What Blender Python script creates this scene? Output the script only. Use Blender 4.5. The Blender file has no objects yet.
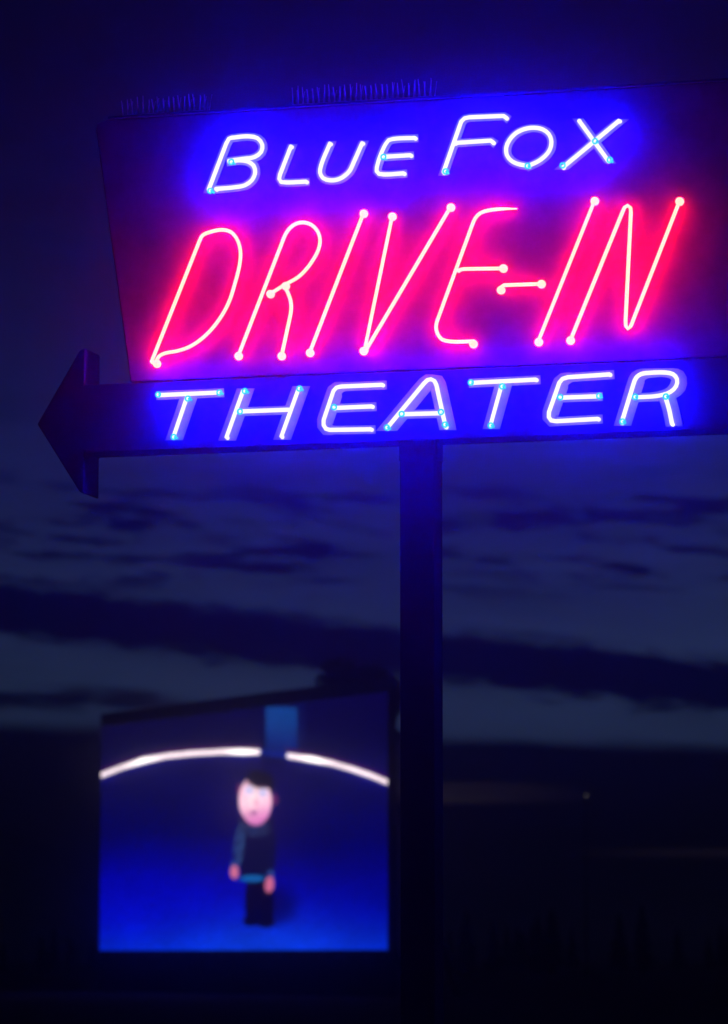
import bpy, bmesh, math, random
from mathutils import Vector, Matrix, noise as mnoise
R = math.radians
sc = bpy.context.scene
col = sc.collection
rnd = random.Random(7)

# ------------------------------------------------------------------ camera
F = 3643.0                      # focal length in pixels of a 1024 px tall frame
PITCH = math.atan((955 - 512) / F)
EYE = Vector((0, 0, 1.6))
cam = bpy.data.cameras.new('camera')
cam.sensor_fit = 'VERTICAL'; cam.sensor_height = 36.0; cam.sensor_width = 24.0
cam.lens = F * 36.0 / 1024.0
cam.clip_start = 0.1; cam.clip_end = 6000
camo = bpy.data.objects.new('camera', cam); col.objects.link(camo)
camo.location = EYE; camo.rotation_euler = (math.pi / 2 + PITCH, 0, 0)
sc.camera = camo
FWD = Vector((0, math.cos(PITCH), math.sin(PITCH)))
UPV = Vector((0, -math.sin(PITCH), math.cos(PITCH)))

def ray(px, py):
    return FWD + Vector(((px - 364) / F, 0, 0)) + UPV * ((512 - py) / F)

def hit(px, py, p0, n):
    d = ray(px, py)
    return EYE + d * ((p0 - EYE).dot(n) / d.dot(n))

def proj(p):
    v = p - EYE
    z = v.dot(FWD)
    return 364 + F * v.x / z, 512 - F * v.dot(UPV) / z

# ------------------------------------------------------------------ helpers
def tag(o, label=None, cat=None, group=None, kind=None):
    if label: o['label'] = label
    if cat: o['category'] = cat
    if group: o['group'] = group
    if kind: o['kind'] = kind
    return o

def empty(name, loc, rz=0):
    o = bpy.data.objects.new(name, None); col.objects.link(o)
    o.location = loc; o.rotation_euler = (0, 0, rz); o.empty_display_size = .2
    return o

def link(name, bm, mat, parent=None, smooth=False, bevel=0):
    me = bpy.data.meshes.new(name); bm.normal_update(); bm.to_mesh(me); bm.free()
    if smooth:
        for p in me.polygons: p.use_smooth = True
    o = bpy.data.objects.new(name, me); col.objects.link(o)
    if mat: me.materials.append(mat)
    if parent: o.parent = parent
    if bevel:
        m = o.modifiers.new('bevel', 'BEVEL'); m.width = bevel; m.segments = 2; m.limit_method = 'ANGLE'
    return o

def box(bm, x0, x1, y0, y1, z0, z1, mtx=None):
    vs = [Vector((x, y, z)) for x in (x0, x1) for y in (y0, y1) for z in (z0, z1)]
    if mtx: vs = [mtx @ v for v in vs]
    v = [bm.verts.new(p) for p in vs]
    for f in ((0, 1, 3, 2), (4, 6, 7, 5), (0, 4, 5, 1), (2, 3, 7, 6), (0, 2, 6, 4), (1, 5, 7, 3)):
        bm.faces.new([v[i] for i in f])

def prism(bm, pts, y0, y1):
    """outline in x,z extruded along y"""
    a = [bm.verts.new((x, y0, z)) for x, z in pts]
    b = [bm.verts.new((x, y1, z)) for x, z in pts]
    bm.faces.new(a); bm.faces.new(b[::-1])
    n = len(pts)
    for i in range(n):
        bm.faces.new((a[i], b[i], b[(i + 1) % n], a[(i + 1) % n]))
    bmesh.ops.recalc_face_normals(bm, faces=bm.faces[:])

def tube(bm, pts, r, seg=8, caps=True, radii=None):
    pts = [Vector(p) for p in pts]
    rings = []
    prev = None
    for i, p in enumerate(pts):
        a = pts[max(i - 1, 0)]; b = pts[min(i + 1, len(pts) - 1)]
        t = (b - a).normalized()
        ref = prev if prev else (Vector((0, 1, 0)) if abs(t.y) < .9 else Vector((1, 0, 0)))
        u = (ref - t * ref.dot(t)).normalized(); prev = u
        w = t.cross(u)
        rr = radii[i] if radii else r
        rings.append([bm.verts.new(p + (u * math.cos(k * 2 * math.pi / seg) + w * math.sin(k * 2 * math.pi / seg)) * rr) for k in range(seg)])
    for a, b in zip(rings, rings[1:]):
        for k in range(seg):
            bm.faces.new((a[k], a[(k + 1) % seg], b[(k + 1) % seg], b[k]))
    if caps:
        bm.faces.new(rings[0][::-1]); bm.faces.new(rings[-1])

def ball(bm, c, r, sub=2, sx=1, sy=1, sz=1):
    bmesh.ops.create_icosphere(bm, subdivisions=sub, radius=r, matrix=Matrix.Translation(c) @ Matrix.Diagonal((sx, sy, sz, 1)))

# ------------------------------------------------------------------ materials
def mat(name):
    m = bpy.data.materials.new(name); m.use_nodes = True
    nt = m.node_tree; nt.nodes.clear()
    out = nt.nodes.new('ShaderNodeOutputMaterial')
    return m, nt, out

def paint(name, c, rough=.5, var=.25, scale=3.0, metal=0, bump=.02, spec=.5):
    m, nt, out = mat(name)
    N = nt.nodes; L = nt.links
    b = N.new('ShaderNodeBsdfPrincipled'); tc = N.new('ShaderNodeTexCoord')
    n1 = N.new('ShaderNodeTexNoise'); n1.inputs['Scale'].default_value = scale; n1.inputs['Detail'].default_value = 8; n1.inputs['Roughness'].default_value = .65
    L.new(tc.outputs['Object'], n1.inputs['Vector'])
    cr = N.new('ShaderNodeValToRGB')
    cr.color_ramp.elements[0].position = .3; cr.color_ramp.elements[1].position = .7
    cr.color_ramp.elements[0].color = tuple(v * (1 - var) for v in c) + (1,)
    cr.color_ramp.elements[1].color = tuple(min(1, v * (1 + var)) for v in c) + (1,)
    L.new(n1.outputs['Fac'], cr.inputs['Fac']); L.new(cr.outputs['Color'], b.inputs['Base Color'])
    b.inputs['Roughness'].default_value = rough; b.inputs['Metallic'].default_value = metal
    b.inputs['Specular IOR Level'].default_value = spec
    n2 = N.new('ShaderNodeTexNoise'); n2.inputs['Scale'].default_value = scale * 9; n2.inputs['Detail'].default_value = 4
    L.new(tc.outputs['Object'], n2.inputs['Vector'])
    bp = N.new('ShaderNodeBump'); bp.inputs['Strength'].default_value = .35; bp.inputs['Distance'].default_value = bump
    L.new(n2.outputs['Fac'], bp.inputs['Height']); L.new(bp.outputs['Normal'], b.inputs['Normal'])
    L.new(b.outputs['BSDF'], out.inputs['Surface'])
    return m

def glow(name, c, s):
    m, nt, out = mat(name)
    e = nt.nodes.new('ShaderNodeEmission'); e.inputs['Color'].default_value = tuple(c) + (1,); e.inputs['Strength'].default_value = s
    nt.links.new(e.outputs['Emission'], out.inputs['Surface'])
    return m

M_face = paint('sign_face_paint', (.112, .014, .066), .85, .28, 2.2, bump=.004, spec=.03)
M_arrow = paint('arrow_paint', (.022, .014, .036), .85, .28, 2.2, bump=.004, spec=.03)
M_side = paint('sign_side_paint', (.025, .015, .035), .85, .3, 3, spec=.03)
M_white = paint('white_letter_paint', (.42, .42, .42), .85, .15, 9, bump=.002, spec=.05)
M_pole = paint('pole_steel_paint', (.015, .014, .022), .85, .3, 3, bump=.004, spec=.05)
M_steel = paint('galvanised_steel', (.35, .36, .38), .45, .2, 12, metal=.6, bump=.001)
M_spike = paint('dull_spike_wire', (.10, .10, .12), .6, .3, 12)
M_ceramic = paint('ceramic_white', (.3, .7, .6), .4, .1, 12, bump=.001)
M_dark = paint('dark_timber', (.03, .03, .035), .8, .3, 2)
M_blue = glow('blue_white_neon', (1.15 / 540, 1.08 / 540, 1.0), 540)
M_red = glow('red_neon', (1.0, .97 / 70, .7 / 70), 70)
M_elred = glow('red_electrode_painted_light', (1.0, .9 / 20, .68 / 20), 20)  # end caps emit in place of the tube light they catch
M_elblue = glow('green_electrode_painted_light', (.05, 1.0, .55), .85)  # greenish caps are no lamps; emission imitates neon light falling on them
M_ground = paint('gravel_ground', (.035, .033, .03), .95, .4, .6, bump=.05)
M_bark = paint('bark', (.05, .04, .03), .9, .3, 4)
M_leaf = paint('foliage', (.04, .06, .03), .8, .4, 1.2)
M_needle = paint('conifer_needles', (.03, .045, .03), .8, .4, .6)
M_lamp = glow('lamp_light', (1.0, .9, .8), .5)

# ------------------------------------------------------------------ the sign
P0 = Vector((0, 30, 0)) + Vector(((421.6 - 364) / F * 30, 0, 0))   # where the pole stands
ROT = R(-15)
Nrm = Vector((math.sin(ROT), -math.cos(ROT), 0))      # front normal of the sign
Xd = Vector((math.cos(ROT), math.sin(ROT), 0))
sign = empty('neon_sign', (P0.x, P0.y, 0), ROT)
tag(sign, 'tall neon sign reading Blue Fox Drive-In Theater, with arrow, on a square post', 'neon sign')
T = .39                                                # cabinet thickness

def S(px, py, off=0.0):
    """pixel -> sign coordinates (x along the face, z up) on the plane `off` in front of the face"""
    p = hit(px, py, P0 + Nrm * (T / 2 + off), Nrm)
    v = p - P0
    return v.dot(Xd), p.z

def V(px, py, off):
    x, z = S(px, py, off)
    return Vector((x, -(T / 2 + off), z))

# arrow: shaft + head, one cabinet
def roundc(pts, r, n=4):
    out = []
    m = len(pts)
    for i in range(m):
        a = Vector(pts[i - 1]); b = Vector(pts[i]); c = Vector(pts[(i + 1) % m])
        d1 = (a - b); d2 = (c - b)
        rr = min(r, d1.length * .4, d2.length * .4)
        p = b + d1.normalized() * rr; q = b + d2.normalized() * rr
        for k in range(n + 1):
            t = k / n
            out.append(tuple(p * (1 - t) ** 2 + b * 2 * t * (1 - t) + q * t * t))
    return out
xh, zt0 = S(85, 350); _, zb0 = S(84, 491.5)
xt, zt = S(37, 424)
_, zs1 = S(90, 387); _, zs0 = S(90, 452)
xs_, zs1b = S(420, 368); _, zs0b = S(420, 439)
zs1 = (zs1 + zs1b) / 2 ; zs0 = (zs0 + zs0b) / 2
xr, _ = S(762, 400)
print('arrow', xh, zt0, zb0, xt, zt, zs1, zs0, xr, S(700, 431)[1], S(160, 449)[1])
arrow_pts = [(xt, zt), (xh, zb0), (xh, zs0), (xr, zs0), (xr, zs1), (xh, zs1), (xh, zt0)]
bm = bmesh.new()
prism(bm, [(xt, zt), (xh - .04, zb0), (xh, zb0 - .02), (xh, zs0), (xr, zs0), (xr, zs1), (xh, zs1), (xh, zt0 + .02), (xh - .05, zt0)], -T / 2, T / 2)
link('arrow_cabinet', bm, M_arrow, sign, bevel=.012)
# rim strips along the arrow's outline
bm = bmesh.new()
rim = [(xh, zs0), (xr, zs0)]
box(bm, xh + .02, xr, -T / 2 - .012, -T / 2 + .01, zs0 - .004, zs0 + .03)
link('rim_strip', bm, M_side, sign)
# upper board
tl = S(95, 131); tl2 = S(106, 121); bl = S(129, 380); tr = S(800, 74)
print('panel', tl, tl2, bl, tr)
ztop = (tl2[1] + tr[1]) / 2
TB = .30
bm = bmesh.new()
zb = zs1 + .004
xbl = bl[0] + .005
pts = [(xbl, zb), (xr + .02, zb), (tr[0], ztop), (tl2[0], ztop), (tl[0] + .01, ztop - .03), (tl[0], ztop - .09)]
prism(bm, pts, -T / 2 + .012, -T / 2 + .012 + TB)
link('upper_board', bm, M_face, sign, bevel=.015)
# edge trim on top with bird spikes
bm = bmesh.new()
box(bm, tl2[0] + .02, tr[0], -T / 2 - .008, -T / 2 + .05, ztop + .001, ztop + .02)
link('top_trim', bm, M_side, sign)
for pa, pb in ((122, 208), (292, 432)):
    xa, xb = S(pa, 100)[0], S(pb, 90)[0]
    bm = bmesh.new()
    box(bm, xa, xb, -T / 2 + .005, -T / 2 + .045, ztop + .0205, ztop + .028)
    x = xa + .02
    while x < xb:
        for dy in (-.012, .014):
            lean = rnd.uniform(-.014, .014)
            tube(bm, [(x + dy, -T / 2 + .025 + dy, ztop + .024), (x + dy + lean, -T / 2 + .025 + dy * 4, ztop + .02 + rnd.uniform(.12, .16))], .004, 4)
        x += .046
    link('spike_strip', bm, M_spike, sign)
# post
bm = bmesh.new()
w = .146
box(bm, -w, w, -w, w, 0, zs0 - .001)
link('post', bm, M_pole, sign, bevel=.01)
bm = bmesh.new()
box(bm, -.24, .24, -.24, .24, .0, .03)
for sx in (-1, 1):
    for sy in (-1, 1):
        tube(bm, [(sx * .19, sy * .19, .03), (sx * .19, sy * .19, .09)], .016, 6)
link('base_plate', bm, M_steel, sign)
for sx in (-1, 1):
    bm = bmesh.new()
    box(bm, sx * (w + .009) - .007, sx * (w + .009) + .007, -.10, .10, zs0 - .16, zs0 - .002)
    link('bracket', bm, M_pole, sign)

# ---- neon letters: strokes traced in picture coordinates, laid on the real face plane
def smooth(pts, rad=None, closed=False):
    """Catmull-Rom through the points (used only for the curved strokes)"""
    P = [Vector(p) for p in pts]
    out = []
    n = len(P)
    for i in range(n - 1):
        p0 = P[max(i - 1, 0)]; p1 = P[i]; p2 = P[i + 1]; p3 = P[min(i + 2, n - 1)]
        seglen = (p2 - p1).length
        k = max(1, int(seglen / 3)) if seglen < 45 else max(8, int(seglen / 8))
        # keep long straight runs straight
        if seglen > 26:
            m1 = (p2 - p1) * 1.0; m2 = (p2 - p1) * 1.0
        else:
            d0 = (p1 - p0).length or 1; d1 = seglen or 1; d2 = (p3 - p2).length or 1
            # centripetal-ish tangents; long neighbours lend their own direction
            m1 = ((p1 - p0).normalized() if d0 > 26 else ((p2 - p1) / d1 + (p1 - p0) / d0) * .5) * d1 if i > 0 else (p2 - p1)
            m2 = ((p3 - p2).normalized() if d2 > 26 else ((p3 - p2) / d2 + (p2 - p1) / d1) * .5) * d1 if i < n - 2 else (p2 - p1)
        for j in range(k):
            t = j / k
            out.append((2 * t**3 - 3 * t**2 + 1) * p1 + (t**3 - 2 * t**2 + t) * m1 + (-2 * t**3 + 3 * t**2) * p2 + (t**3 - t**2) * m2)
    out.append(P[-1])
    return out

BLUE_OFF, RED_OFF = .065, .058
# (letter, word, [strokes], [electrode spots])
LET = []
def A(ch, word, strokes, el): LET.append((ch, word, strokes, el))
A('B', 'blue', [[(208.5, 190), (226.2, 143.5), (229, 138.6), (235, 137.4), (250, 136.4), (257.5, 138.2), (262.3, 144.6), (261, 152), (254.5, 157), (243, 158.8), (229, 160.8)],
                [(229, 161.5), (240, 160.4), (247.5, 161.5), (253.5, 165.5), (255.2, 172.5), (252, 180), (245, 185.2), (235, 187.2), (216, 188.9)]], [(210, 191.5), (231, 162.5)])
A('L', 'blue', [[(290.9, 146.4), (280, 174.5), (279.2, 178.8), (281, 182), (286, 182.4), (306, 181.6)]], [])
A('U', 'blue', [[(329.9, 143.5), (320.8, 166.5), (320, 172.5), (323, 178), (330, 180.3), (338, 179.4), (345, 175.5), (351, 168.5), (362.2, 143)]], [])
A('E', 'blue', [[(414.8, 137.9), (393, 139), (388.5, 140.2), (385.4, 144.4), (376.8, 167.5), (376.6, 171), (379, 173.8), (383.5, 174.4), (403.7, 173.3)],
                [(383, 156.8), (410.5, 155.2)]], [(383, 157.6)])
A('F', 'blue', [[(506.2, 117.8), (503.4, 115.9), (469, 117.3), (464.5, 118.3), (461.2, 121.5), (443.4, 172.3)], [(455, 142.9), (490.6, 140.6), (493, 142.4)]], [(445, 172)])
A('O', 'blue', [[(526.4, 165.6), (518, 164), (511.4, 160.8), (506.8, 155), (506.2, 147.5), (509.5, 139.8), (515.5, 133.4), (524, 129.2), (533.6, 127.7), (542.5, 129.3), (548.8, 134), (551.4, 141), (549.6, 150), (544.5, 156.5), (537.5, 161.6), (528.2, 165.9)]], [(527, 166.5)])
A('X', 'blue', [[(579, 120.6), (608.1, 160.6)], [(619.2, 120.6), (563, 167.2)]], [(609.2, 160.6), (594.5, 141.8), (562, 166)])
A('D', 'red', [[(151.4, 362.1), (199.8, 240.2), (203, 235), (209, 232.4), (222.3, 229.8), (230.5, 231.8), (236.8, 238.8), (240.3, 250), (240, 262), (234.8, 284), (228.5, 303), (219.5, 319), (206, 335), (191, 346), (178, 350.8), (164.6, 353.4), (159, 356.3), (156, 361.8)]], [(156.6, 363.6)])
A('R', 'red', [[(238.8, 354.5), (282.5, 241.5), (285.4, 234.5), (290, 228), (296, 223.8), (303, 222.4), (311, 224.6), (317, 230.4), (320, 239), (318.6, 249), (313, 260), (306, 269.5), (298, 277.2), (285, 284.6), (270.1, 293.9)],
               [(284, 285.4), (287.5, 292), (290.7, 301), (291.2, 308), (289.8, 318), (281.7, 355.2)]], [(238.4, 356), (270.3, 294), (281.5, 356), (285.5, 286)])
A('I', 'red', [[(309.9, 352), (363.2, 214)]], [(309.9, 352.8), (363.6, 213.6)])
A('V', 'red', [[(391.9, 217.5), (364.8, 349)], [(366, 350), (450, 208)]], [(363.5, 351), (392.2, 216.6), (450.7, 207.4)])
A('E', 'red', [[(517.2, 208.8), (503, 208.9), (489, 210.3), (480.5, 213), (475.8, 217.5), (472.6, 224), (438.2, 318), (436, 326), (437.6, 334), (442, 339.4), (450, 341.4), (474, 341.3)],
               [(458.1, 270.4), (464, 269), (502, 268.4)]], [(473.2, 344), (503.2, 268.4)])
A('-', 'red', [[(501.5, 287), (504, 285.2), (541, 283.9)]], [(500.9, 290), (541.3, 284)])
A('I', 'red', [[(594.1, 201.8), (538.6, 340.4)]], [(538.6, 342), (594.6, 201)])
A('N', 'red', [[(570.5, 340), (622.5, 212), (624.6, 207.4), (627.6, 205.6), (630.4, 207.6), (630.9, 212), (625.6, 320), (625.8, 325.8), (627.8, 328.8), (630.4, 326.6), (633, 320.5), (679, 202.5)]], [(570.4, 340.4), (679.5, 201.4)])
A('T', 'theater', [[(157.5, 395.2), (219.4, 392.5)], [(187, 397), (173.4, 437)]], [(157.8, 395), (219, 393), (187.5, 399), (173.4, 437.4)])
A('H', 'theater', [[(243, 391), (226.4, 437.4)], [(298.6, 388.6), (281.3, 436.6)], [(240.4, 411.4), (288.8, 409.7)]], [(244.5, 391.5), (299, 389), (239.6, 412)])
A('E', 'theater', [[(382.1, 384.8), (341, 386.5), (336.4, 387.6), (333.4, 391), (323.6, 420), (323.6, 425), (326, 428.8), (330, 429.9), (370.8, 429.3)], [(333.7, 408), (371.8, 406.4)]], [(333.6, 407.6)])
A('A', 'theater', [[(386.8, 428.2), (423.8, 383.6), (427.5, 380), (431, 379.2), (434.4, 381), (436.4, 385), (445.6, 426.8)], [(401.7, 414.2), (440.8, 413.2)]], [(401.2, 414.4), (386.5, 428), (444.5, 425), (440.5, 412.5)])
A('T', 'theater', [[(470.1, 382.9), (535.8, 379.6)], [(501.6, 385), (490.3, 425.8)]], [(470.3, 383), (501.6, 386.8), (490.2, 426)])
A('E', 'theater', [[(609.6, 374.4), (568, 377.2), (562.6, 378.8), (559.4, 382.5), (549, 412), (548.8, 417), (551.2, 420.4), (556, 421.2), (598, 418.9)], [(560, 397.7), (598, 396.3)]], [(559.6, 397.6), (598.6, 396.4)])
A('R', 'theater', [[(621.6, 422.6), (633.5, 384), (636.4, 377.4), (641.5, 373.9), (650, 372.8), (666, 372.6), (673, 374.2), (677, 379), (676.2, 386), (670.5, 391.8), (660, 395.4), (634.5, 397.4)], [(665.4, 397), (669, 409), (672.1, 424)]], [(634.5, 397.4), (665.2, 397), (621.8, 422)])

def ribbon(bm, pts, w_steep, w_flat, off):
    """painted stroke: flat ribbon, steep strokes cut level at their ends"""
    n = len(pts)
    L = []; Rr = []
    for i, p in enumerate(pts):
        a = pts[max(i - 1, 0)]; b = pts[min(i + 1, n - 1)]
        t = (b - a).normalized()
        steep = abs(t.y) > .6
        nrm = Vector((-t.y, t.x))
        wdt = w_flat + (w_steep - w_flat) * min(1, abs(t.y) / .8)
        if i in (0, n - 1) and steep and n < 40:
            o = Vector((1, 0)) * (wdt / max(.4, abs(t.y))) * (1 if nrm.x > 0 else -1)
        elif i in (0, n - 1) and steep:
            o = Vector((1, 0)) * (wdt / max(.4, abs(t.y))) * (1 if nrm.x > 0 else -1)
        else:
            o = nrm * wdt
        q = p
        if i == 0: q = p - t * 3.0
        if i == n - 1: q = p + t * 3.0
        L.append(q + o); Rr.append(q - o)
    for (y, flip) in ((off, 0),):
        a = [bm.verts.new(V(q.x, q.y, y)) for q in L]
        b = [bm.verts.new(V(q.x, q.y, y)) for q in Rr]
        # thin plate: front + skirt back to the face
        a2 = [bm.verts.new(V(q.x, q.y, 0) + Vector((0, .002, 0))) for q in L]
        b2 = [bm.verts.new(V(q.x, q.y, 0) + Vector((0, .002, 0))) for q in Rr]
        for i in range(n - 1):
            bm.faces.new((a[i], a[i + 1], b[i + 1], b[i]))
            bm.faces.new((a[i], a2[i], a2[i + 1], a[i + 1]))
            bm.faces.new((b[i], b[i + 1], b2[i + 1], b2[i]))
        bm.faces.new((a[0], b[0], b2[0], a2[0])); bm.faces.new((a[-1], a2[-1], b2[-1], b[-1]))

for ch, word, strokes, els in LET:
    red = word == 'red'
    off = RED_OFF if red else BLUE_OFF
    rad = .0158 if red else .0178
    bm = bmesh.new()
    curves = []
    for si, st in enumerate(strokes):
        c = smooth(st)
        curves.append(c)
        p3 = [V(p.x, p.y, off + (.004 * si)) for p in c]
        # the glass bends back to the face at both ends
        a = p3[0] + Vector((0, off * .55, 0)); b = p3[-1] + Vector((0, off * .55, 0))
        tip = rad
        if red and ch == 'E' and si == 0:
            radii = [rad * min(1, .35 + i * .12) for i in range(len(p3))]
            tube(bm, p3 + [b], rad, 8, radii=radii + [rad * .9])
        else:
            tube(bm, [a] + p3 + [b], rad, 8)
    nm = 'neon_hyphen' if ch == '-' else 'neon_letter'
    o = link(nm, bm, M_red if red else M_blue, sign, smooth=True)
    if ch == '-': o['label'] = 'glowing red neon hyphen'
    else: o['label'] = 'glowing %s neon letter %s' % ('red' if red else 'bluish white', ch)
    for (ex, ey) in els:
        bm = bmesh.new()
        c = V(ex, ey, off)
        if red:
            ball(bm, c + Vector((0, .008, 0)), .037, 2, 1, 1.3, 1)
            tube(bm, [c + Vector((0, .03, 0)), c + Vector((0, off - .004, 0))], .024, 10)
        else:
            # open ceramic ring round the tube's end, emission imitating the tube's light on it
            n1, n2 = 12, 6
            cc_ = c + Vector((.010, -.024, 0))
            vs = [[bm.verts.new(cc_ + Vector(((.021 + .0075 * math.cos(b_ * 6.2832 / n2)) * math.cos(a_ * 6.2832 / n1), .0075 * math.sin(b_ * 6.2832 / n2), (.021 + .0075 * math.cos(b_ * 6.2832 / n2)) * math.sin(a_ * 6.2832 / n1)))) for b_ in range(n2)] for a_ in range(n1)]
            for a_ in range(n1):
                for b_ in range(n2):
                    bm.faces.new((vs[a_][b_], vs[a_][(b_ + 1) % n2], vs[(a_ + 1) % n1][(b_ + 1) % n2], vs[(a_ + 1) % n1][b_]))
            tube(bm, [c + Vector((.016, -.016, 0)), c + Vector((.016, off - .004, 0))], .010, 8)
        link('electrode', bm, M_elred if red else M_elblue, o, smooth=red)
    if not red:
        # white painted letter plate behind the tube, a little to its right
        bm = bmesh.new()
        k = 0
        big = word == 'theater'
        for c in curves:
            dx, dy = (1.7, .3) if big else (.6, .4)
            k += 1
            ribbon(bm, [Vector((p.x + dx * min(1, 1), p.y + dy)) for p in c], 8.3 if big else 4.6, 4.2 if big else 4.0, .006 + .003 * k)
        bmesh.ops.recalc_face_normals(bm, faces=bm.faces[:])
        lp = link('painted_letter', bm, M_white, sign)
        lp['label'] = 'white painted letter %s behind its neon tube' % ch

# ------------------------------------------------------------------ the drive-in screen
D = 140.0
SP = EYE + ray(388, 950) * D; SP.y = SP.y
SROT = R(-60)
Sn = Vector((math.sin(SROT), -math.cos(SROT), 0)); Sx = Vector((math.cos(SROT), math.sin(SROT), 0))
base = Vector((SP.x, SP.y, 0))
scr = empty('drive_in_screen', base, SROT)
tag(scr, 'outdoor movie screen showing a dark sweatered man under a glowing arc', 'movie screen')
def SS(px, py):
    p = hit(px, py, base, Sn)
    return (p - base).dot(Sx), p.z
x0, zb_ = SS(100, 950.5); x1, _ = SS(388, 950.5)
_, ztl = SS(103, 722); _, ztr = SS(388, 697)
zp1 = (ztl + ztr) / 2
zf1 = (SS(103, 711)[1] + SS(388, 680)[1]) / 2
print('screen', x0, x1, zb_, ztl, ztr, zp1, zf1)

def mixc(a, b, t): return tuple(x + (y - x) * t for x, y in zip(a, b))
def sst(a, b, x):
    t = max(0, min(1, (x - a) / (b - a))); return t * t * (3 - 2 * t)
def ell(x, y, cx, cy, rx, ry, soft=.18, rot=0):
    dx, dy = x - cx, y - cy
    if rot:
        c, s = math.cos(rot), math.sin(rot); dx, dy = dx * c + dy * s, -dx * s + dy * c
    return 1 - sst(1 - soft, 1 + soft, math.hypot(dx / rx, dy / ry))
ARC = [(96, 777.5), (103.4, 774.6), (122, 767.4), (143, 760.8), (167, 756), (192, 753.4), (225, 751.6), (262, 752), (287.9, 755.7), (313.6, 759.5), (332, 763.2), (350.9, 768.6), (370, 775), (388, 782.4), (396, 786)]
def arc_d(x):
    for (ax, ay), (bx, by) in zip(ARC, ARC[1:]):
        if ax <= x <= bx: return ay + (by - ay) * (x - ax) / (bx - ax)
    return ARC[-1][1]
def lin(c):
    return tuple((v / 255 / 12.92 if v <= 10 else ((v / 255 + .055) / 1.055) ** 2.4) for v in c)
GR = [(690, (2, 0, 56)), (745, (1, 0, 50)), (775, (0, 0, 70)), (830, (0, 0, 80)), (855, (0, 0, 108)), (885, (0, 2, 158)), (915, (0, 12, 186)), (950, (0, 40, 200))]
def film(x, y):
    yy = y + (x - 245) * .03 + 10 * math.sin(x / 60.0) * (x - 100) / 300
    c = GR[-1][1]
    for (ya, ca), (yb, cb) in zip(GR, GR[1:]):
        if yy <= yb:
            c = mixc(ca, cb, max(0, (yy - ya) / (yb - ya))); break
    c = mixc(c, (10, 70, 225), .55 * ell(x, y, 262, 950, 90, 34, .9))
    c = mixc(c, (0, 0, 205), .35 * ell(x, y, 150, 895, 70, 40, .9))
    c = mixc(c, (0, 0, 90), .45 * ell(x, y, 385, 850, 60, 75, .9))
    # lit panel hanging over the arc
    m = sst(264, 268, x) * (1 - sst(296, 300, x)) * sst(704, 709, y + (x - 280) * -.05)
    pc = mixc((10, 62, 140), (0, 22, 100), sst(715, 760, y))
    c = mixc(c, pc, m * (1 - sst(745, 758, y)))
    m = sst(300, 302, x) * (1 - sst(304, 307, x)) * (1 - sst(735, 750, y))
    c = mixc(c, (10, 25, 95), m * .5)
    # arc of light
    d = y - arc_d(x)
    gap = sst(259, 263, x) * (1 - sst(284, 289, x))
    hot = .6 + .4 * (math.exp(-((x - 143) / 12) ** 2) + math.exp(-((x - 242) / 14) ** 2) + math.exp(-((x - 314) / 12) ** 2))
    c = mixc(c, (30, 20, 190), (1 - gap) * .55 * math.exp(-(max(0, d) / 9) ** 2) * (d > -4) * hot)
    c = mixc(c, (90, 10, 70), (1 - gap) * .6 * math.exp(-((d + 5) / 3) ** 2))
    c = mixc(c, mixc((238, 200, 215), (255, 245, 240), min(1, hot)), (1 - gap) * (1 - sst(1.7 + 1.2 * max(0, hot - .6), 3.8 + 2.6 * max(0, hot - .6), abs(d))))
    arcm = (1 - gap) * (1 - sst(1.2, 3.2, abs(d)))
    c = mixc(c, (0, 30, 130), gap * (1 - sst(2, 4.5, abs(d))) * .8)
    # cast shadow on the floor
    c = mixc(c, (0, 0, 75), .75 * ell(x, y, 272, 905, 24, 19, .5))
    # legs
    m = ell(x, y, 260, 902, 14.2, 40, .12) * sst(872, 878, y) * (1 - sst(920, 925, y))
    c = mixc(c, (2, 0, 22), m)
    c = mixc(c, (2, 0, 18), ell(x, y, 251, 921, 7.5, 5, .3)); c = mixc(c, (2, 0, 18), ell(x, y, 266, 922, 9, 5.5, .3))
    c = mixc(c, (0, 0, 70), .5 * ell(x, y, 259, 912, 1.2, 14, .6))
    # torso in a dark sweater
    le = 238.5 + 3.2 * sst(850, 880, y); re = 274 - 2 * sst(850, 880, y)
    m = sst(le - 1.5, le + 1.5, x) * (1 - sst(re - 1.5, re + 1.5, x)) * sst(814, 822, y) * (1 - sst(877, 881, y))
    c = mixc(c, (3, 6, 48), m)
    # sleeves
    m = ell(x, y, 239.5, 845, 5.5, 24, .2, .10)
    c = mixc(c, mixc((8, 16, 62), (58, 92, 140), max(0, min(1, .45 + 1.3 * mnoise.noise(Vector((x / 2.6, y / 2.6, 8)))))), m * .9)
    m = ell(x, y, 272, 852, 4.2, 25, .25, .04)
    c = mixc(c, (5, 8, 52), m)
    # knitted collar
    m = ell(x, y, 256, 829, 15.5, 8, .25)
    c = mixc(c, mixc((6, 14, 54), (44, 72, 120), max(0, min(1, .4 + 1.3 * mnoise.noise(Vector((x / 2.8, y / 2.2, 5)))))), m * .8)
    # hem
    m = ell(x, y, 253, 878.5, 13, 3.4, .35)
    c = mixc(c, (10, 96, 170), m)
    # hands
    m = ell(x, y, 235, 864, 4.2, 4, .3); c = mixc(c, (30, 60, 130), m)
    m = ell(x, y, 234.8, 872, 4.4, 7.2, .25); c = mixc(c, (205, 108, 140), m)
    m = ell(x, y, 271, 874, 4, 4.5, .3); c = mixc(c, (30, 60, 130), m)
    m = ell(x, y, 269.8, 884.5, 4.6, 8.4, .25, .12); c = mixc(c, (208, 104, 140), m)
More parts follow.
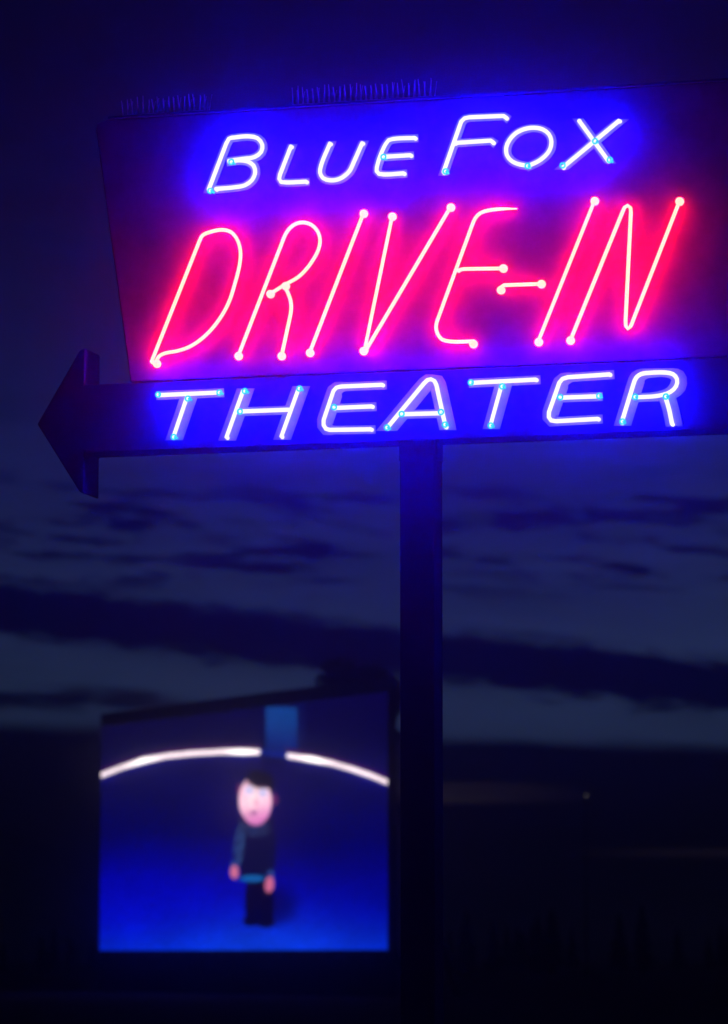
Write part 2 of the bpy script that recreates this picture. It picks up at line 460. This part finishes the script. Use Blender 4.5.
    # ears, hair, face
    c = mixc(c, (120, 36, 90), .8 * ell(x, y, 239.6, 789, 2.8, 5.5, .4)); c = mixc(c, (125, 38, 95), .8 * ell(x, y, 274.8, 799.5, 3.6, 6, .4))
    c = mixc(c, (14, 8, 28), ell(x, y, 259.5, 784, 14.8, 13, .15, .2))
    m = ell(x, y, 255.6, 801, 16.6, 24.6, .09, -.05)
    f = mixc((250, 196, 214), (205, 110, 175), sst(800, 826, y + (x - 255) * .25))
    f = mixc(f, (255, 222, 226), .7 * ell(x, y, 254, 796, 5, 12, .8))
    c = mixc(c, f, m); facem = m
    hm = ell(x, y, 260.5, 779.5, 13.5, 8.5, .25, .25); c = mixc(c, (8, 5, 22), hm); facem *= 1 - hm
    for ex, ey in ((249.6, 790.6), (263.4, 793)):
        c = mixc(c, (206, 200, 240), .85 * ell(x, y, ex, ey, 4.6, 4.8, .3)); c = mixc(c, (90, 90, 150), .5 * ell(x, y, ex + .3, ey + .2, 1.3, 1.5, .5))
        c = mixc(c, (110, 50, 80), .5 * ell(x, y, ex, ey - 6.5, 4.6, 1.1, .5))
    c = mixc(c, (215, 120, 160), .6 * ell(x, y, 256.6, 803, 2.4, 3.8, .6))
    c = mixc(c, (120, 40, 110), .65 * ell(x, y, 254.4, 812.5, 3.6, 2.2, .5))
    q = 1 + .10 * mnoise.noise(Vector((x / 38, y / 26, 0))) + .07 * mnoise.noise(Vector((x / 9, y / 7, 3)))
    c = tuple(min(255, v * q) + 2 for v in c)
    k = 1 + arcm * (.5 + 2.2 * max(0, hot - .6)) + .3 * facem
    return tuple(v * k for v in lin(c))

NX, NZ = 340, 270
me = bpy.data.meshes.new('projected_picture')
verts = []; cols = []; faces = []
for j in range(NZ + 1):
    for i in range(NX + 1):
        x = x0 + (x1 - x0) * i / NX; z = zb_ + (zp1 - zb_) * j / NZ
        verts.append((x, -.02, z))
        px, py = proj(base + Sx * x + Vector((0, 0, z)))
        cols.extend(film(px, py) + (1.0,))
for j in range(NZ):
    for i in range(NX):
        a = j * (NX + 1) + i
        faces.append((a, a + 1, a + NX + 2, a + NX + 1))
me.from_pydata(verts, [], faces)
ca = me.color_attributes.new('film', 'FLOAT_COLOR', 'POINT'); ca.data.foreach_set('color', cols)
mm, nt, out = mat('projected_film')
at = nt.nodes.new('ShaderNodeAttribute'); at.attribute_name = 'film'
em = nt.nodes.new('ShaderNodeEmission'); em.inputs['Strength'].default_value = 1.1
nt.links.new(at.outputs['Color'], em.inputs['Color']); nt.links.new(em.outputs['Emission'], out.inputs['Surface'])
mm.cycles.emission_sampling = 'NONE'
me.materials.append(mm)
pic = bpy.data.objects.new('projected_picture', me); col.objects.link(pic); pic.parent = scr
bm = bmesh.new(); box(bm, x0 - .12, x1 + .06, .0, .35, zb_ - .25, zf1); link('screen_wall', bm, M_dark, scr)
bm = bmesh.new()
for k in range(7):
    x = x0 + (x1 - x0) * (k + .5) / 7
    box(bm, x - .15, x + .15, .36, .66, 0, zf1 - .3)
    tube(bm, [(x, 4.2, 0), (x, .7, zf1 * .8)], .12, 6)
link('support_frame', bm, M_dark, scr)
bm = bmesh.new(); box(bm, x0 - .12, x1 + .12, .05, .3, 0, zb_ - .26); link('lower_skirt', bm, M_dark, scr)

# ------------------------------------------------------------------ trees
def leafy(name, loc, h, cw, label, cat, seed, n=1500, blobs=9, group=None, squash=.7, zlo=.5):
    r = random.Random(seed)
    root = empty(name, loc); tag(root, label, cat, group)
    bm = bmesh.new()
    top = Vector((r.uniform(-.3, .3), r.uniform(-.3, .3), h * .8))
    tube(bm, [(0, 0, 0), top * .35, top * .7, top], .2, 8, radii=[.26, .2, .14, .05])
    cl = []
    for k in range(blobs):
        a = r.uniform(0, 6.28); rr = cw * r.uniform(.1, .75); z = h * r.uniform(zlo, .95)
        c = Vector((rr * math.cos(a), rr * math.sin(a), z)); cl.append((c, cw * r.uniform(.28, .5)))
        tube(bm, [top * r.uniform(.4, .75), c * .6 + top * .25, c], .06, 5, radii=[.09, .06, .02])
    link('trunk', bm, M_bark, root)
    bm = bmesh.new()
    for k in range(n):
        c, rad = r.choice(cl)
        d = Vector((r.gauss(0, 1), r.gauss(0, 1), r.gauss(0, 1) * squash)).normalized() * rad * r.uniform(.25, 1.08)
        p = c + d; s = r.uniform(.10, .22)
        u = Vector((r.gauss(0, 1), r.gauss(0, 1), r.gauss(0, 1))).normalized(); w = u.orthogonal().normalized()
        v = [bm.verts.new(q) for q in (p - u * s, p + w * s * .6, p + u * s, p - w * s * .6)]
        bm.faces.new(v)
    link('crown', bm, M_leaf, root)
    return root
def gpos(px, dist):
    d = ray(px, 955); return Vector((d.x * dist, dist, 0))
pxm = F / 165
leafy('tree', gpos(360, 165), 165 * (955 - 655) / F + 1.6, 2.0, 'broadleaf tree rising behind the right end of the movie screen', 'tree', 3, 5000, 16, zlo=.8)
leafy('tree', gpos(393, 158), 158 * (955 - 672) / F + 1.6, .55, 'slender small tree between the movie screen and the sign post', 'tree', 5, 900, 6, zlo=.75)

# far wood as one mass
bm = bmesh.new()
r = random.Random(21)
for k in range(170):
    y = r.uniform(300, 420); x = r.uniform(-130, 150) * y / 360
    h = r.uniform(3.2, 5.0) + .8 * math.sin(x / 14)
    tube(bm, [(x, y, 0), (x, y, h * .9)], .15, 5, radii=[.2, .04])
    tiers = 9
    for t in range(tiers):
        z0 = h * (.1 + .9 * t / tiers); rr = h * .22 * (1 - t / tiers) ** .8 + .15
        cz = bm.verts.new((x, y, z0 + h * .17))
        ring = []
        n = 11
        for q in range(n):
            a = q * 6.283 / n + t
            k2 = rr * (1.0 if q % 2 else .6) * r.uniform(.75, 1.15)
            ring.append(bm.verts.new((x + k2 * math.cos(a), y + k2 * math.sin(a), z0 - r.uniform(0, .25))))
        for q in range(n): bm.faces.new((ring[q], ring[(q + 1) % n], cz))
wood = link('far_wood', bm, M_needle)
tag(wood, 'dark belt of conifers along the horizon beyond the drive-in', 'trees', kind='stuff')

# far lamp
lp = gpos(585, 240); zl = 240 * math.tan(PITCH - math.atan((796 - 512) / F)) + 1.6
lamp = empty('pole_light', lp)
tag(lamp, 'tiny distant light on a thin dark pole, right of the sign post near the horizon', 'light pole')
bm = bmesh.new(); tube(bm, [(0, 0, 0), (0, 0, zl + .1)], .09, 8, radii=[.07, .04]); tube(bm, [(0, 0, zl + .08), (0, -.5, zl + .12)], .04, 6); link('pole', bm, M_dark, lamp)
bm = bmesh.new(); box(bm, -.09, .09, -.70, -.45, zl + .035, zl + .14); hd = link('lamp_head', bm, M_dark, lamp, bevel=.02)
bm = bmesh.new(); ball(bm, Vector((0, -.6, zl)), .045, 2, 1, 1, .8); link('bulb', bm, M_lamp, hd, smooth=True)

# ------------------------------------------------------------------ ground
bm = bmesh.new()
G = 1500; n = 60
grid = [[bm.verts.new((-G + 2 * G * i / n, -200 + 2 * G * j / n, -.0)) for i in range(n + 1)] for j in range(n + 1)]
for j in range(n):
    for i in range(n): bm.faces.new((grid[j][i], grid[j][i + 1], grid[j + 1][i + 1], grid[j + 1][i]))
tag(link('ground', bm, M_ground), kind='structure')

# ------------------------------------------------------------------ haze, added to give the neon a glow like lens bloom
bm = bmesh.new(); box(bm, -G - 5, G + 5, -205, 2 * G - 195, -1, 16)
m, nt, out = mat('bloom_haze')
pv = nt.nodes.new('ShaderNodeVolumePrincipled')
pv.inputs['Color'].default_value = (.8, .8, .85, 1); pv.inputs['Density'].default_value = .0013; pv.inputs['Anisotropy'].default_value = .98
nt.links.new(pv.outputs['Volume'], out.inputs['Volume'])
tag(link('haze', bm, m), kind='stuff')

# ------------------------------------------------------------------ sky
w = bpy.data.worlds.new('World'); sc.world = w; w.use_nodes = True
nt = w.node_tree; N = nt.nodes; L = nt.links; N.clear()
wo = N.new('ShaderNodeOutputWorld'); bg = N.new('ShaderNodeBackground'); L.new(bg.outputs[0], wo.inputs[0])
bg.inputs['Strength'].default_value = 1.0
sky = N.new('ShaderNodeTexSky'); sky.sky_type = 'NISHITA'; sky.sun_disc = False
sky.sun_elevation = R(-4); sky.sun_rotation = R(20); sky.air_density = 1; sky.dust_density = 1; sky.ozone_density = 3
tc = N.new('ShaderNodeTexCoord'); sx = N.new('ShaderNodeSeparateXYZ'); L.new(tc.outputs['Generated'], sx.inputs[0])
def mth(op, a, b=None, c=None, clamp=False):
    n = N.new('ShaderNodeMath'); n.operation = op; n.use_clamp = clamp
    for i, v in enumerate((a, b, c)):
        if v is None: continue
        if isinstance(v, (int, float)): n.inputs[i].default_value = v
        else: L.new(v, n.inputs[i])
    return n.outputs[0]
def smap(v, a, b, o0=0., o1=1.):
    n = N.new('ShaderNodeMapRange'); n.interpolation_type = 'SMOOTHSTEP'
    n.inputs['From Min'].default_value = a; n.inputs['From Max'].default_value = b
    n.inputs['To Min'].default_value = o0; n.inputs['To Max'].default_value = o1
    L.new(v, n.inputs['Value']); return n.outputs['Result']
az = mth('MULTIPLY', mth('ARCTAN2', sx.outputs[0], sx.outputs[1]), F)      # milli-angle units
el = mth('MULTIPLY', mth('ARCSINE', sx.outputs[2]), F)
def noise(sxx, syy, detail=6, rough=.55, off=0., tilt=.1, dist=0.):
    cv = N.new('ShaderNodeCombineXYZ')
    L.new(mth('ADD', mth('MULTIPLY', az, 1 / sxx), off), cv.inputs[0])
    L.new(mth('MULTIPLY', mth('ADD', el, mth('MULTIPLY', az, tilt)), 1 / syy), cv.inputs[1])
    n = N.new('ShaderNodeTexNoise'); n.inputs['Scale'].default_value = 1; n.inputs['Detail'].default_value = detail; n.inputs['Roughness'].default_value = rough
    n.inputs['Distortion'].default_value = dist
    L.new(cv.outputs[0], n.inputs['Vector']); return n.outputs['Fac']
nA = noise(150, 26, off=3.1)
nB = noise(60, 14, off=9.7, rough=.6)
nD = noise(130, 17, off=5.2, rough=.62, tilt=.06)
nE = noise(34, 9, off=2.2, rough=.65)
nC = noise(420, 60, off=1.3, tilt=.05)
# slanted streak
wav = mth('MULTIPLY', mth('SINE', mth('MULTIPLY', az, 1 / 1500)), 1500 * .105)
e1 = mth('ADD', el, wav)
e1 = mth('ADD', e1, mth('MULTIPLY', mth('SUBTRACT', nE, .5), 34))
ctr = mth('ADD', e1, mth('MULTIPLY', mth('SUBTRACT', nA, .5), 26))
up = smap(ctr, 322, 340, 1, 0); dn = smap(mth('ADD', e1, mth('MULTIPLY', mth('SUBTRACT', nB, .5), 34)), 268, 288, 0, 1)
streak = mth('MULTIPLY', up, dn)
# low bank with thin gaps
wav2 = mth('MULTIPLY', mth('SINE', mth('MULTIPLY', az, 1 / 1500)), 1500 * .03)
e2 = mth('ADD', mth('ADD', el, wav2), mth('MULTIPLY', mth('SUBTRACT', nA, .5), 18))
bank = smap(e2, 207, 224, 1, 0)
g1 = mth('MULTIPLY', mth('MULTIPLY', smap(el, 146, 155), smap(el, 163, 175, 1, 0)), mth('MULTIPLY', smap(az, -260, -60, 0, 1), smap(az, 60, 250, 1, 0)))
g2 = mth('MULTIPLY', mth('MULTIPLY', smap(el, 94, 99), smap(el, 102, 108, 1, 0)), mth('MULTIPLY', smap(az, 180, 330, 0, 1), smap(az, 420, 700, 1, 0)))
gap = mth('MULTIPLY', mth('ADD', g1, mth('MULTIPLY', g2, .5)), smap(nB, .2, .5))
# wisps
wz = smap(mth('ADD', nD, mth('MULTIPLY', mth('SUBTRACT', nE, .5), .28)), .47, .60)
wz = mth('MULTIPLY', wz, mth('MULTIPLY', smap(el, 340, 385), smap(el, 440, 500, 1, 0)))
wz = mth('MULTIPLY', wz, .95)
w2 = mth('MULTIPLY', mth('MULTIPLY', smap(nA, .44, .56), mth('MULTIPLY', smap(el, 236, 250), smap(el, 256, 272, 1, 0))), smap(az, -230, -120, .9, 0))
cloud = mth('MAXIMUM', mth('MAXIMUM', streak, bank), mth('MAXIMUM', wz, w2))
def rgb(c):
    n = N.new('ShaderNodeRGB'); n.outputs[0].default_value = tuple(c) + (1,); return n.outputs[0]
def mix(f, a, b, mode='MIX'):
    n = N.new('ShaderNodeMix'); n.data_type = 'RGBA'; n.blend_type = mode
    if isinstance(f, (int, float)): n.inputs[0].default_value = f
    else: L.new(f, n.inputs[0])
    L.new(a, n.inputs[6]); L.new(b, n.inputs[7]); return n.outputs[2]
# clear dusk air: the sky texture, cooled by the camera's white balance and thinning out upwards
ramp = N.new('ShaderNodeValToRGB'); L.new(mth('MULTIPLY', el, 1 / 1200.), ramp.inputs['Fac'])
els = ramp.color_ramp.elements
SKYK = 1.0
stops = [(0, (.012, .019, .048)), (.22, (.0125, .022, .058)), (.38, (.008, .0125, .066)), (.5, (.0045, .007, .052)), (.7, (.0025, .002, .026)), (1, (.0015, .001, .014))]
els[0].position = 0; els[0].color = stops[0][1] + (1,); els[1].position = 1; els[1].color = stops[-1][1] + (1,)
for p, c in stops[1:-1]:
    e = els.new(p); e.color = c + (1,)
SKYREF0 = 0.02
skym = mix(1.0, sky.outputs[0], rgb((1, 1, 1)), 'MULTIPLY')
bw = N.new('ShaderNodeRGBToBW'); L.new(skym, bw.inputs[0])
SKYREF = SKYREF0 * 2.9
lum = mth('MINIMUM', mth('MULTIPLY', bw.outputs[0], 1 / SKYREF), 2.0)
vm = N.new('ShaderNodeVectorMath'); vm.operation = 'SCALE'; L.new(ramp.outputs['Color'], vm.inputs[0]); L.new(lum, vm.inputs['Scale'])
clr = vm.outputs[0]
ramp2 = N.new('ShaderNodeValToRGB'); L.new(mth('MULTIPLY', el, 1 / 500.), ramp2.inputs['Fac'])
e2s = ramp2.color_ramp.elements
e2s[0].position = 0; e2s[0].color = (.00002, .00003, .0003, 1); e2s[1].position = 1; e2s[1].color = (.0006, .0005, .026, 1)
for p, c in ((.22, (.00004, .00004, .0006)), (.4, (.0002, .0002, .005)), (.6, (.0004, .0003, .014))):
    e = e2s.new(p); e.color = c + (1,)
cc = mix(gap, ramp2.outputs['Color'], rgb((.012, .009, .012)))
fin = mix(cloud, clr, cc)
# large soft unevenness
vm2 = N.new('ShaderNodeVectorMath'); vm2.operation = 'SCALE'; L.new(fin, vm2.inputs[0]); L.new(smap(nC, .3, .7, .8, 1.15), vm2.inputs['Scale'])
L.new(vm2.outputs[0], bg.inputs['Color'])

s = bpy.data.lights.new('sun', 'SUN'); s.energy = .004; s.angle = R(.5); s.color = (1, .8, .65)
so = bpy.data.objects.new('sun', s); col.objects.link(so)
so.rotation_euler = (R(88), 0, R(180 - 20))

# ------------------------------------------------------------------ lens and render
cam.dof.use_dof = True; cam.dof.focus_distance = 30.2; cam.dof.aperture_fstop = 1.7; cam.dof.aperture_blades = 9
sc.view_settings.view_transform = 'Standard'; sc.view_settings.look = 'None'
sc.view_settings.exposure = 0; sc.view_settings.gamma = 1; sc.view_settings.use_curve_mapping = False
cy = sc.cycles
cy.use_denoising = True; cy.denoiser = 'OPENIMAGEDENOISE'
cy.max_bounces = 5; cy.diffuse_bounces = 2; cy.glossy_bounces = 2; cy.volume_bounces = 0
cy.sample_clamp_direct = 0; cy.sample_clamp_indirect = 0; cy.use_light_tree = True
